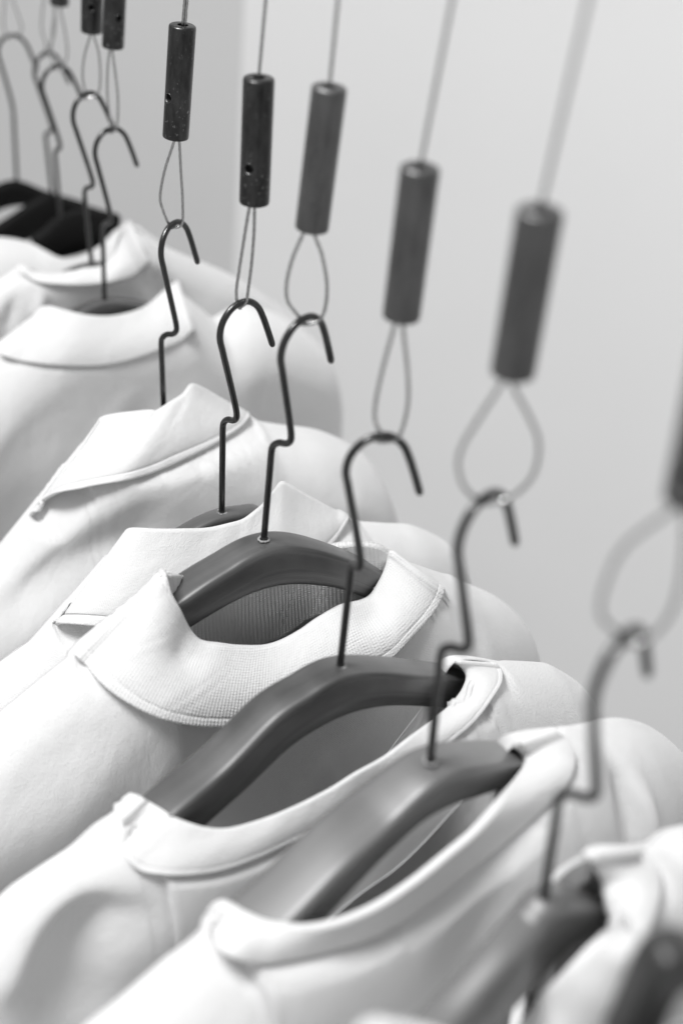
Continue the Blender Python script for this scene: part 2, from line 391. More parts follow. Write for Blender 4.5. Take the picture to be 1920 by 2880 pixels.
def far_sheet(fr, P, depth, uc, tl, tr, drop, mat, parent, vr=1.1):
    L = np.array([fr.loc(fr.px(x, y, n)) for (x, y, n) in P])
    keep = [0]; mx = L[0, 0]
    for i in range(1, len(L)):
        if L[i, 0] > mx+.0002: keep.append(i); mx = L[i, 0]
    L = L[keep]; G = []
    for (u, n, w) in L:
        q = (u-uc)/((tr-uc) if u > uc else (uc-tl)); nf = depth*math.sqrt(max(0.0, 1-min(1, abs(q))**5)); rho = max(nf+n, .0)*min(1.0, max(0.0, 1+n/.006))
        col = [(u, n-rho*math.sin(a), w-max(rho, .001)*vr*(1-math.cos(a))) for a in np.linspace(0, math.pi/2, 8)]
        wb = col[-1][2]; nb = col[-1][1]
        for v in (np.linspace(0, 1, 24)**1.3)[1:]*drop: col.append((u, nb, wb-v))
        G.append(col)
    G = np.array(G); Wd = np.array([[fr.pt(*G[i, j]) for i in range(G.shape[0])] for j in range(G.shape[1])])
    return grid_obj('back_panel', Wd, mat, parent, solid=.00035)

def ribbon(fr, A, B, name, mat, parent, n=130, rows=30, bulge=1.0, thick=.0022, roll=0.0, ribs=None, bead=.0, dents=()):
    """Band between two edges, each (x, y, n); depth follows a rounded profile so the band turns over at its rim."""
    if ribs: n = int(ribs[0]*8)
    a = cr(A, n); b = cr(B, n); G = np.zeros((rows, n, 3)); vs = np.concatenate([np.linspace(0, .86, rows-10), np.linspace(.88, 1, 10)])
    for j, v in enumerate(vs):
        f = (.35*v+.65*math.sin(v*math.pi/2)) if bulge else v
        for i in range(n):
            x, y = a[i, :2]*(1-v)+b[i, :2]*v; d = a[i, 2]*(1-f)+b[i, 2]*f
            G[j, i] = fr.px(x, y, d)
    du = np.gradient(G, axis=1); dv = np.gradient(G, axis=0); Nm = np.cross(dv, du); Nm /= np.linalg.norm(Nm, axis=2)[..., None]+1e-12
    if np.mean(Nm @ fr.n) < 0: Nm = -Nm
    D = np.zeros((rows, n)); V = vs[:, None]; I = np.linspace(0, 1, n)[None, :]
    if ribs: D += ribs[1]*np.cos(2*math.pi*ribs[0]*I+.8*np.sin(I*31+V*5))*(.35+.65*np.clip((V-.1)/.5, 0, 1))
    if bead: D += bead*(np.exp(-((V-.985)/.03)**2)-.8*np.exp(-((V-.90)/.014)**2)+.35*np.exp(-((V-.94)/.02)**2))
    for (ci, cv, wi, wv, am) in dents: D += am*np.exp(-((I-ci)/wi)**2-((V-cv)/wv)**2)
    G = G+Nm*D[..., None]; G = [g for g in G]
    if roll > 0:                                        # rim turned inwards so the edge is round
        r0 = [np.array(G[0][i]) - fr.n*roll*.5 - np.array([0, 0, roll*.25]) for i in range(n)]
        r1 = [np.array(r0[i]) - fr.n*roll*.3 - np.array([0, 0, roll]) for i in range(n)]
        G = [r1, r0]+G
    return grid_obj(name, G, mat, parent, solid=thick)

# ================================================================== the row, far to near
def F_(key, deg): return Frame(POSE[key][0], deg)
FR = dict(a1=F_('a1', 34), a2=F_('a2', 34), a3=F_('a3', 34), a4=F_('a4', 34), b=F_('b', 34), c=F_('c', 34), d=F_('d', 35), e=F_('e', 36), f=F_('f', 38), g=F_('g', 40), h=F_('h', 42))
FR['i'] = Frame([.122, .238, -.335], 20)

HG = 'wooden hangers with wire hooks in the row'
hlab = dict(
    a1='black hanger at the far left, its hook arch cut by the picture edge',
    a2='black hanger second from the far end, hook half hidden by its neighbour',
    a3='black hanger third from the far end, hook arch clear against the grey wall',
    a4='wooden hanger in front of the black hangers, only a dark sliver above a crumpled collar',
    b='wooden hanger whose dark cap shows as a low crescent inside the farthest folded collar',
    c='hanger with sharp hook, its bar hidden behind the tall folded white collar',
    d='wooden hanger with only its rounded crown showing above a folded white collar',
    e='grey wooden hanger arching through the ribbed mock neck collar',
    f='grey wooden hanger with a long bare left arm inside the sharp crew neck shirt',
    g='blurred wooden hanger with a glossy left arm paled by sheen, in the deep scooped neck',
    h='strongly blurred wooden hanger near the bottom right inside the rolled white collar',
    i='dark out-of-focus hanger bar cut off by the bottom right corner')
roots = {}
def hanger(key, build):
    fr = FR[key]; r = thing('wooden_hanger', hlab[key], 'hanger', fr.o, HG); roots[key] = r
    if key in POSE:
        o_, W = hook_world(key); sweep('hook', cr3(W, 150), .00165, M['hook'], r, sides=16)
        if key in 'defg':                               # chipped rim of the hole the hook is set in
            rs_ = np.random.RandomState(ord(key)); c_ = W[1]; V = []; Fc = []; K1, K2 = 26, 8
            for i in range(K1):
                a = 2*math.pi*i/K1; rr = .0022+.0005*rs_.rand(); mi = .00035+.00035*rs_.rand()
                for k in range(K2):
                    q = 2*math.pi*k/K2; V.append(c_+np.array([math.cos(a)*(rr+mi*math.cos(q)), math.sin(a)*(rr+mi*math.cos(q)), mi*.8*math.sin(q)+.0001]))
            for i in range(K1):
                for k in range(K2): Fc.append((i*K2+k, i*K2+(k+1) % K2, ((i+1) % K1)*K2+(k+1) % K2, ((i+1) % K1)*K2+k))
            mesh_obj('hook_socket', V, Fc, M['socket'], r, [(v[0], v[1]) for v in V])
    build(fr, r); return r

hanger('a1', lambda fr, r: traced_bar(fr, [(-120, 575), (-40, 545), (49, 515), (140, 545), (260, 580)], [(-120, 650), (-40, 615), (40, 585), (135, 590), (255, 650)], .012, M['wood_black'], r, ex=.8))
hanger('a2', lambda fr, r: traced_bar(fr, [(-90, 690), (0, 640), (110, 570), (150, 553), (200, 570), (300, 600), (345, 615)], [(-90, 760), (0, 705), (60, 690), (110, 668), (180, 645), (280, 668), (320, 690)], .012, M['wood_black'], r, ex=.8))
hanger('a3', lambda fr, r: traced_bar(fr, [(90, 682), (130, 655), (175, 618), (250, 600), (310, 604), (352, 612)], [(120, 735), (160, 735), (190, 728), (240, 715), (290, 695), (335, 655)], .012, M['wood_black'], r, ex=.8))
hanger('e', lambda fr, r: traced_bar(fr,
    [(420, 1765), (496, 1712), (586, 1650), (651, 1610), (708, 1575), (760, 1552), (810, 1542), (871, 1545), (940, 1562), (1023, 1592, -.002), (1088, 1622, -.005), (1150, 1655, -.008)],
    [(455, 1825), (533, 1775), (594, 1737), (667, 1696), (728, 1669), (790, 1653), (851, 1649), (910, 1653), (970, 1664), (1035, 1688, -.002), (1088, 1712, -.005), (1140, 1740, -.008)], (.021, .019, .0165, .015), M['wood'], r, n0=.0088, ex=.34))
hanger('f', lambda fr, r: traced_bar(fr,
    [(400, 2388, .01), (497, 2295, .007), (638, 2174, .003), (791, 2021), (890, 1955), (939, 1924), (994, 1903), (1073, 1897), (1150, 1901), (1220, 1907, -.003), (1290, 1914, -.007), (1360, 1925, -.011)],
    [(490, 2415, .01), (584, 2326, .007), (702, 2219, .003), (829, 2100), (925, 2040), (1000, 2008), (1073, 1992), (1120, 1989), (1170, 1990), (1215, 1992, -.003), (1260, 1996, -.007), (1320, 2005, -.011)], (.0215, .020, .017, .016), M['wood'], r, n0=.0088, ex=.28))
hanger('g', lambda fr, r: traced_bar(fr,
    [(700, 2720, .008), (819, 2603, .006), (978, 2440, .003), (1110, 2317), (1202, 2231), (1264, 2187), (1329, 2165), (1411, 2154, -.003), (1493, 2150, -.007), (1560, 2155, -.010)],
    [(800, 2760, .008), (880, 2640, .006), (998, 2506, .003), (1100, 2400), (1200, 2312), (1282, 2268), (1352, 2245), (1420, 2222, -.003), (1480, 2212, -.007), (1540, 2210, -.010)], (.026, .024, .020, .0165), M['wood_sheen'], r, n0=.0095, ex=.28))
hanger('h', lambda fr, r: traced_bar(fr,
    [(1180, 3010, .008), (1300, 2890, .006), (1469, 2700, .003), (1530, 2620), (1570, 2575), (1625, 2552), (1690, 2562), (1760, 2590), (1820, 2620)],
    [(1330, 3010, .008), (1420, 2890, .006), (1528, 2770, .003), (1590, 2700), (1630, 2665), (1680, 2645), (1730, 2650), (1790, 2675), (1850, 2710)], .0155, M['wood_sheen'], r, n0=.0078, ex=.5))
hanger('i', lambda fr, r: traced_bar(fr,
    [(1740, 3010), (1800, 2880), (1838, 2790), (1885, 2730), (1950, 2712), (2040, 2740), (2120, 2790)],
    [(1800, 3060), (1858, 2945), (1888, 2870), (1925, 2808), (1975, 2788), (2050, 2815), (2120, 2870)], .0135, M['wood_dark'], r, n0=.0078, ex=.5))

# ------------------------------------------------------------------ shirts
SG = 'white shirts hanging in the row'
def shirt(key, name, label, cat='shirt'):
    return thing(name, label, cat, FR[key].o, SG)

def lift(pts, dy, dn):
    return [(p[0], p[1]+dy, (p[2] if len(p) > 2 else 0)+dn) for p in pts]

BODY = {}
def garment(key, name, label, left, hem, right, rimA=None, far=None, depth=.032, bdepth=.012, folds=(), body='jersey', collar='ribfine', gap=.003, ncol=170, thick=.0022, bulge=1.0, roll=.0, drop=.5, cat='shirt', seed=0, back_collar=None, flare=.0, uc=0.0, vr=1.15, wrap=(1, 1), rs=1.0, fs=1.0, ribs=None, bead=0.0, back_ribs=None, tuck=.018, dents=(), bcthick=None, fit=True, midv=.3):
    fr = FR[key]; r = shirt(key, name, label, cat)
    B = Body(fr, left, right, depth, vr, uc, tuck, [(rimA[0][0], rimA[0][1]+6, 0), (rimA[-1][0], rimA[-1][1]+6, 0)] if rimA else None); BODY[key] = B
    sc = lambda ps, q: [(p[0], p[1], (p[2] if len(p) > 2 else 0)*q) for p in ps] if ps else ps
    rimA, far = sc(rimA, rs), sc(far, fs)
    fl = []
    for p0, p1, wid, amp in folds:
        l0, l1 = fr.loc(fr.px(*p0, depth)), fr.loc(fr.px(*p1, depth)); dd = l1-l0
        fl.append(((l0[0]+l1[0])/2, (l0[2]+l1[2])/2, math.degrees(math.atan2(dd[2], dd[0])), wid, amp, math.hypot(dd[0], dd[2])/2))
    hemr = [(p[0], p[1], (B.fit(p[0], p[1])+gap*min(1, 4*i/len(hem), 4*(len(hem)-1-i)/len(hem))) if fit else p[2]) for i, p in enumerate(hem)]
    cover = None
    if rimA:
        hw, rw = list(hemr), list(rimA)
        a_, b_ = cr(rw, 120), cr(hw, 120); cover = np.zeros((26, 120, 3))
        for j in range(26):
            v = j/25; f = (.35*v+.65*math.sin(v*math.pi/2)) if bulge else v
            for i in range(120): cover[j, i] = fr.loc(fr.px(*(a_[i, :2]*(1-v)+b_[i, :2]*v), a_[i, 2]*(1-f)+b_[i, 2]*f))
        mid = cover[max(4, int(midv*25))]
        if wrap[0]: hw = [(hw[0][0]+wrap[0]*16, hw[0][1]+wrap[0]*10, -.007)]+hw; rw = [(rw[0][0]+wrap[0]*8, rw[0][1]+wrap[0]*12, -.006)]+rw
        if wrap[1]: hw = hw+[(hw[-1][0]-wrap[1]*10, hw[-1][1]+wrap[1]*10, -.012)]; rw = rw+[(rw[-1][0]-wrap[1]*8, rw[-1][1]+wrap[1]*10, -.010)]
        ribbon(fr, rw, hw, 'collar', M[collar], r, thick=thick, bulge=bulge, roll=roll, ribs=ribs, bead=bead, dents=dents)
    else:
        mid = [fr.loc(fr.px(*p)) for p in cr(hemr, 80)]
    near_sheet(fr, left, mid, right, B, cover, folds=fl, mat=M[body], parent=r, drop=drop, seed=seed, flare=flare)
    if far:
        far_sheet(fr, cr(lift(left, 4, -.0006)+list(far)+lift(right, 4, -.0006), ncol), bdepth, uc, B.tl, B.tr, drop, M[body], r)
        if back_collar:
            far = [p for p in far if 455 < p[0] < 1110] if key == 'e' else far
            low = [(p[0]+back_collar[0], p[1]+back_collar[1], (p[2] if len(p) > 2 else 0)+back_collar[2]) for p in far]
            ribbon(fr, sc(far, 1), low, 'back_collar', M[collar], r, thick=bcthick or thick, bulge=1, roll=0, ribs=back_ribs)
    return r

# far garment on the black hangers: only its pale neck edge shows
garment('a3', 'white_shirt', 'palest blurred shirt below the black hangers at the far left',
    [(-260, 760, 0), (-120, 700, 0)], [(-60, 672, .01), (0, 670, .02), (82, 684, .028), (130, 708, .03), (171, 728, .03), (220, 728, .028), (270, 705, .02), (310, 670, .01), (345, 625, 0)],
    [(390, 640, 0), (470, 700, 0), (560, 780, 0), (620, 900, 0)], depth=.036, far=[(-60, 715, -.006), (90, 745, -.012), (240, 735, -.012), (345, 650, 0)])
# a4: crumpled blouse with a tall collar
garment('a4', 'crumpled_shirt', 'crumpled white shirt with a standing wrinkled collar behind the folded collars',
    [(-300, 960, 0), (-120, 850, 0), (0, 790, 0)], [(60, 762, .01), (100, 790, .02), (170, 800, .028), (250, 800, .030), (320, 790, .026), (380, 770, .018), (420, 730, .008)],
    [(450, 690, 0), (520, 720, 0), (640, 770, 0), (740, 830, 0), (830, 900, 0), (890, 980, 0), (915, 1060, 0), (925, 1180, 0)],
    rimA=[(62, 745, 0), (90, 762, .012), (184, 770, .018), (235, 756, .02), (286, 749, .018), (318, 720, .012), (345, 660, .004), (365, 620, 0)],
    far=[(72, 755, 0), (180, 790, -.008), (300, 740, -.008), (360, 640, 0)], rs=.45, depth=.018, collar='pique', thick=.0015, seed=3,
    folds=(((60, 790), (20, 930), .006, -.006), ((120, 800), (100, 900), .005, .005), ((420, 760), (520, 900), .008, -.006)))
# b
garment('b', 'polo_shirt', 'white polo with the farthest folded collar, soft and out of focus',
    [(-420, 1300, 0), (-220, 1130, 0), (-60, 1010, 0)], [(0, 998, .012), (61, 1015, .026), (163, 1026, .034), (286, 1026, .036), (367, 1010, .034), (449, 982, .028), (510, 957, .018), (545, 925, .004)],
    [(600, 900, 0), (680, 860, 0), (770, 880, 0), (857, 935, 0), (906, 985, 0), (931, 1065, 0), (938, 1160, 0), (942, 1300, 0)],
    rimA=[(115, 868, 0), (135, 862, .004), (155, 865, .010), (196, 876, .016), (228, 884, .020), (286, 890, .022), (335, 886, .021), (392, 870, .018), (430, 846, .012), (465, 815, .006), (500, 790, 0)],
    far=[(30, 1010, -.003), (90, 940, -.003), (135, 890, -.003), (200, 920, -.010), (300, 930, -.012), (400, 910, -.01), (490, 815, 0)], depth=.040, collar='pique', thick=.002, seed=4)
# c
garment('c', 'polo_shirt', 'white polo with a tall stiff folded collar rising to a right-hand peak',
    [(-520, 1960, 0), (-300, 1780, 0), (-120, 1635, 0), (0, 1545, 0)], [(94, 1452, .002), (118, 1418, .012), (165, 1390, .022), (245, 1371, .030), (337, 1352, .036), (429, 1324, .038), (551, 1269, .036), (612, 1236, .030), (673, 1196, .016), (696, 1166, .002)],
    [(730, 1190, 0), (800, 1200, 0), (888, 1212, 0), (970, 1245, 0), (1029, 1290, 0), (1065, 1360, 0), (1090, 1445, 0), (1097, 1600, 0)],
    rimA=[(282, 1184, 0), (294, 1175, .004), (318, 1169, .010), (370, 1162, .016), (429, 1157, .020), (441, 1159, .021), (484, 1133, .018), (520, 1110, .010), (542, 1083, .001), (557, 1087, 0), (643, 1136, 0), (692, 1164, 0)],
    far=[(112, 1475, -.004), (222, 1330, -.004), (300, 1215, -.003), (370, 1210, -.02), (450, 1200, -.02), (545, 1120, 0), (680, 1180, 0)], depth=.046, wrap=(.3, 1), collar='pique', bead=.0012, rs=.6, thick=.0022, roll=.003, seed=5, tuck=.026,
    folds=(((30, 1770), (430, 1455), .013, -.011), ((980, 1260), (1010, 1420), .008, -.003)))
# d
garment('d', 'polo_shirt', 'white polo with a wide smooth folded collar behind the mock neck shirt',
    [(-420, 2240, 0), (-150, 1985, 0), (0, 1876, 0), (92, 1812, 0)], [(163, 1758, .002), (200, 1756, .012), (282, 1760, .026), (450, 1780, .034), (640, 1745, .036), (800, 1660, .034), (900, 1560, .026), (948, 1500, .014), (975, 1452, .002)],
    [(1007, 1472, 0), (1105, 1478, 0), (1150, 1480, 0), (1207, 1501, 0), (1262, 1534, 0), (1286, 1570, 0), (1294, 1650, 0), (1298, 1800, 0)],
    rimA=[(358, 1496, 0), (368, 1488, .004), (398, 1486, .010), (450, 1488, .015), (520, 1487, .019), (586, 1484, .020), (640, 1472, .020), (680, 1460, .019), (708, 1442, .017), (741, 1414, .012), (773, 1373, .004), (790, 1354, 0), (802, 1359, 0), (871, 1400, 0), (940, 1437, 0), (973, 1450, 0)],
    far=[(192, 1772, -.004), (300, 1640, -.004), (380, 1520, -.003), (500, 1540, -.015), (650, 1520, -.02), (790, 1400, 0), (960, 1465, 0)], depth=.034, rs=.65, collar='pique', bead=.0009, thick=.0024, seed=6)
# e mock neck
garment('e', 'mock_neck_shirt', 'white mock neck shirt with a thick ribbed collar, sharpest in the row', 
    [(-420, 2420, 0), (-150, 2152, 0), (0, 2021, 0), (147, 1900, 0), (200, 1858, 0)],
    [(215, 1846, 0), (245, 1868, .012), (281, 1913, .024), (344, 1964, .032), (446, 2015, .037), (510, 2031, .039), (574, 2039, .040), (676, 2037, .041), (800, 2010, .041), (900, 1965, .040), (1000, 1905, .038), (1101, 1842, .034), (1146, 1795, .028), (1195, 1742, .020), (1227, 1697, .010), (1242, 1656, .002)],
    [(1250, 1620, 0), (1268, 1622, 0), (1309, 1644, 0), (1370, 1669, 0), (1411, 1693, 0), (1444, 1722, 0), (1464, 1754, 0), (1471, 1800, 0), (1474, 1864, 0), (1478, 2000, 0)],
    rimA=[(459, 1609, 0), (463, 1618, .006), (475, 1667, .013), (500, 1716, .018), (529, 1773, .020), (553, 1800, .023), (578, 1811, .025), (618, 1816, .027), (667, 1822, .028), (745, 1822, .029), (790, 1810, .029), (851, 1778, .028), (892, 1749, .026), (940, 1720, .024), (966, 1707, .022), (1023, 1693, .018), (1048, 1679, .015), (1072, 1644, .011), (1089, 1611, .007), (1101, 1575, .003), (1103, 1556, 0)],
    far=[(262, 1850, -.004), (385, 1722, -.004), (462, 1614, -.002), (490, 1614, -.006), (520, 1620, -.014), (620, 1640, -.024), (760, 1620, -.028), (860, 1560, -.026), (921, 1538, -.020), (991, 1526, -.014), (1064, 1534, -.006), (1103, 1558, -.002), (1160, 1612, -.004), (1228, 1655, -.004)],
    depth=.044, fs=.75, rs=.80, vr=1.5, collar='jersey', thick=.0028, roll=.003, ribs=(130, .00034), bead=.00045, back_ribs=(62, .0004), bcthick=.004, dents=((.235, .26, .045, .13, -.0018), (.80, .30, .05, .2, -.0018)), folds=(((1400, 1720), (1375, 1900), .007, -.005), ((330, 2060), (60, 2350), .012, -.003), ((500, 2120), (330, 2400), .009, .003)), seed=7, back_collar=(6, 175, .002))
# f crew
garment('f', 't_shirt', 'white crew neck t-shirt with a stitched neck band between mock neck and blurred scoop neck',
    [(-480, 2940, 0), (-200, 2710, 0), (0, 2547, 0), (51, 2502, 0), (128, 2450, 0), (219, 2390, 0), (286, 2330, 0), (345, 2290, 0)],
    [(349, 2292, .0), (345, 2350, .010), (356, 2410, .018), (393, 2446, .026), (459, 2458, .034), (531, 2457, .038), (612, 2446, .040), (714, 2412, .040), (804, 2370, .040), (906, 2318, .040), (978, 2274, .039), (1100, 2190, .037), (1200, 2130, .035), (1268, 2080, .030), (1329, 2028, .023), (1378, 1966, .014), (1407, 1917, .008), (1405, 1885, .002), (1386, 1868, 0)],
    [(1430, 1866, 0), (1499, 1869, 0), (1540, 1873, 0), (1575, 1890, 0), (1616, 1916, 0), (1632, 1931, 0), (1640, 1970, 0), (1652, 2020, 0), (1660, 2120, 0), (1668, 2300, 0)],
    rimA=[(398, 2247, 0), (420, 2260, .004), (449, 2277, .009), (490, 2302, .016), (536, 2320, .021), (587, 2333, .025), (638, 2335, .028), (714, 2317, .030), (800, 2286, .032), (925, 2225, .033), (1000, 2178, .033), (1080, 2133, .031), (1150, 2080, .028), (1214, 2032, .023), (1269, 1986, .017), (1306, 1937, .010), (1317, 1900, .006), (1307, 1880, .003), (1284, 1860, 0)],
    far=[(398, 2247, 0), (480, 2330, -.010), (620, 2430, -.018), (780, 2440, -.022), (930, 2330, -.022), (1030, 2200, -.020), (1110, 2090, -.016), (1180, 1998, -.010), (1240, 1915, -.004), (1284, 1860, 0)],
    depth=.042, rs=.95, vr=1.5, wrap=(.25, 1), collar='ribfine', thick=.0016, roll=.0012, bead=.0004, midv=.6, ribs=(260, .00003), seed=8, tuck=.026,
    folds=(((330, 2600), (200, 2960), .021, -.024), ((110, 2640), (40, 2900), .012, .010), ((900, 2400), (640, 2620), .010, -.003), ((1480, 1930), (1380, 2080), .008, -.003)))
# g scoop
garment('g', 't_shirt', 'blurred white t-shirt with a wide scooped neck in front of the crew neck shirt',
    [(-260, 3330, 0), (0, 3110, 0), (150, 2990, 0), (290, 2880, 0), (357, 2828, 0), (434, 2762, 0), (500, 2706, 0), (536, 2680, 0), (602, 2624, 0)],
    [(610, 2622, 0), (612, 2660, .008), (650, 2690, .016), (730, 2705, .024), (830, 2690, .032), (957, 2660, .037), (1080, 2615, .039), (1235, 2510, .039), (1330, 2435, .037), (1411, 2369, .033), (1528, 2263, .024), (1598, 2187, .013), (1612, 2134, .006), (1587, 2078, .001), (1546, 2051, 0)],
    [(1590, 2054, 0), (1634, 2051, 0), (1704, 2034, 0), (1757, 2029, 0), (1821, 2046, 0), (1868, 2075, 0), (1900, 2108, 0), (1920, 2150, 0), (1935, 2230, 0), (1950, 2400, 0)],
    rimA=[(659, 2553, 0), (682, 2567, .004), (753, 2598, .013), (810, 2608, .019), (870, 2611, .024), (957, 2595, .029), (1059, 2552, .032), (1161, 2486, .033), (1263, 2404, .032), (1340, 2338, .029), (1411, 2256, .023), (1469, 2187, .014), (1496, 2142, .007), (1490, 2111, .003), (1463, 2085, 0)],
    folds=(((1868, 2190), (1800, 2400), .006, -.009), ((1900, 2190), (1850, 2400), .005, .006), ((1150, 2660), (780, 2840), .012, .005), ((1450, 2500), (1250, 2760), .012, -.004)),
    far=[(659, 2553, 0), (760, 2620, -.010), (880, 2610, -.016), (1023, 2506, -.020), (1110, 2445, -.022), (1187, 2373, -.022), (1268, 2285, -.020), (1350, 2200, -.014), (1420, 2120, -.006), (1463, 2085, 0)],
    depth=.044, rs=.95, vr=1.5, collar='ribfine', thick=.0022, roll=.004, gap=.0006, midv=.6, seed=9)
# h rolled collar
garment('h', 'high_neck_shirt', 'strongly blurred white shirt with a thick rolled collar at the bottom right',
    [(900, 3500, 0), (1150, 3250, 0), (1330, 3060, 0), (1420, 2960, 0)],
    [(1480, 3080, .024), (1600, 3060, .032), (1690, 2990, .034), (1755, 2880, .034), (1790, 2800, .032), (1808, 2700, .030), (1818, 2614, .026), (1838, 2558, .020), (1848, 2505, .014), (1840, 2445, .007), (1812, 2412, .002), (1768, 2394, 0)],
    [(1862, 2384, 0), (1920, 2343, 0), (2010, 2330, 0), (2100, 2350, 0), (2180, 2400, 0), (2230, 2500, 0), (2240, 2700, 0)],
    rimA=[(1440, 2930, .004), (1486, 2880, .010), (1533, 2813, .015), (1599, 2744, .019), (1665, 2674, .020), (1700, 2642, .019), (1732, 2618, .017), (1745, 2600, .015), (1727, 2558, .011), (1719, 2515, .007), (1712, 2479, .004), (1688, 2440, .001), (1658, 2402, -.003)],
    far=[(1440, 2935, -.002), (1470, 2760, -.02), (1500, 2600, -.022), (1548, 2482, -.018), (1599, 2434, -.012), (1655, 2402, -.003)],
    depth=.030, collar='ribfine', thick=.003, roll=.002, seed=10, fit=False, back_collar=(8, 60, 0), bcthick=.0045)
# i
garment('i', 't_shirt', 'corner of a white shirt peeping in at the bottom edge, nearest of all',
    [(500, 3600, 0), (800, 3220, 0), (930, 3080, 0), (1010, 2985, 0)], [(1050, 2985, .01), (1180, 2975, .025), (1400, 3060, .033), (1700, 3080, .034), (2000, 3030, .03), (2150, 2900, .01)],
    [(2250, 2850, 0), (2400, 2900, 0), (2500, 3000, 0), (2520, 3200, 0)],
    rimA=[(1066, 2912, 0), (1105, 2920, .004), (1200, 2945, .015), (1400, 3000, .026), (1700, 3000, .028), (1950, 2950, .022), (2100, 2830, 0)],
    far=[(1070, 2918, 0), (1300, 2960, -.02), (1700, 2960, -.022), (1950, 2860, -.015), (2100, 2830, 0)], depth=.036, collar='ribfine', seed=11)

for k_ in ('a4', 'b', 'c', 'd'):
    hanger(k_, lambda fr, r: plain_bar(fr, .013, M['wood'], r, slope=26, half=.12, under=BODY[k_]))

# ------------------------------------------------------------------ hanging cables
CG = 'steel cables with cylindrical grips holding the hangers'
clab = dict(
    c='steel cable with a scratched dark grip whose small hole faces left near the wall corner',
    d='steel cable with a sharp dark grip and round hole above the narrow bright loop',
    e='steel cable with slightly blurred grip above a teardrop loop and the arched hanger',
    f='blurred steel cable with a plain grip in front of the smooth part of the wall',
    g='strongly blurred steel cable with a big grip and round loop right of centre',
    h='steel cable cut off by the right edge, its wide pale loop out of focus',
    b='steel cable whose blackest grip is cut by the top edge beside the scratched one',
    a4='steel cable with the thinner cut grip left of the blackest one',
    a3='steel cable whose grip only dips into the top edge at the left',
    a2='steel cable with a faint loop over the second hook from the far end',
    a1='steel cable with a faint loop over the hook in the far left corner')
# key: (grip top px, grip bottom px, left strand, right strand, cable far end px, hole (fraction along, angle) or None)
CAB = dict(
    c=((514, 68), (494, 390), [(489, 400), (464, 478), (451, 551), (459, 592), (478, 636)], [(505, 400), (509, 478), (514, 565), (512, 629)], (523, -40), (.62, -48)),
    d=((728, 215), (715, 574), [(701, 585), (690, 649), (673, 758), (665, 815), (667, 850), (676, 868)], [(716, 585), (714, 660), (707, 746), (698, 815), (692, 850)], (751, -40), (.68, -28)),
    e=((927, 240), (876, 648), [(851, 660), (822, 729), (806, 798), (810, 849), (842, 892)], [(885, 660), (905, 717), (919, 798), (914, 867), (894, 903)], (954, -40), None),
    f=((1182, 465), (1127, 897), [(1108, 918), (1075, 1041), (1055, 1139), (1056, 1190), (1076, 1226)], [(1133, 918), (1145, 1041), (1147, 1127), (1133, 1200), (1112, 1236)], (1279, -40), None),
    g=((1520, 585), (1439, 1056), [(1409, 1078), (1346, 1177), (1299, 1256), (1288, 1313), (1305, 1370), (1350, 1412)], [(1440, 1078), (1487, 1172), (1513, 1240), (1508, 1308), (1482, 1360), (1425, 1404)], (1662, -40), None),
    h=((2050, 900), (1938, 1412), [(1890, 1430), (1754, 1538), (1696, 1658), (1691, 1737), (1743, 1785)], [(1925, 1430), (1921, 1560), (1895, 1700), (1832, 1790)], (2250, -40), (.78, -40)),
    b=((330, -150), (318, 136), [(309, 141), (303, 199), (303, 275), (312, 352)], [(317, 141), (324, 199), (332, 275), (329, 356)], (345, -260), (.67, 30)),
    a4=((262, -170), (258, 93), [(254, 101), (239, 153), (233, 214), (242, 264)], [(265, 101), (279, 153), (283, 220), (275, 264)], (268, -260), (.69, 0)),
    a3=((172, -220), (168, 16), [(156, 24), (147, 107), (147, 170), (158, 190)], [(171, 24), (184, 92), (190, 150), (178, 190)], (178, -300), None),
    a2=((142, -260), (139, -40), [(128, -30), (118, 61), (122, 100), (130, 122)], [(146, -30), (156, 50), (152, 100), (144, 122)], (146, -330), None),
    a1=((26, -240), (24, -30), [(17, -20), (11, 50), (14, 85), (32, 104)], [(31, -20), (54, 50), (62, 80), (50, 106)], (30, -330), None))
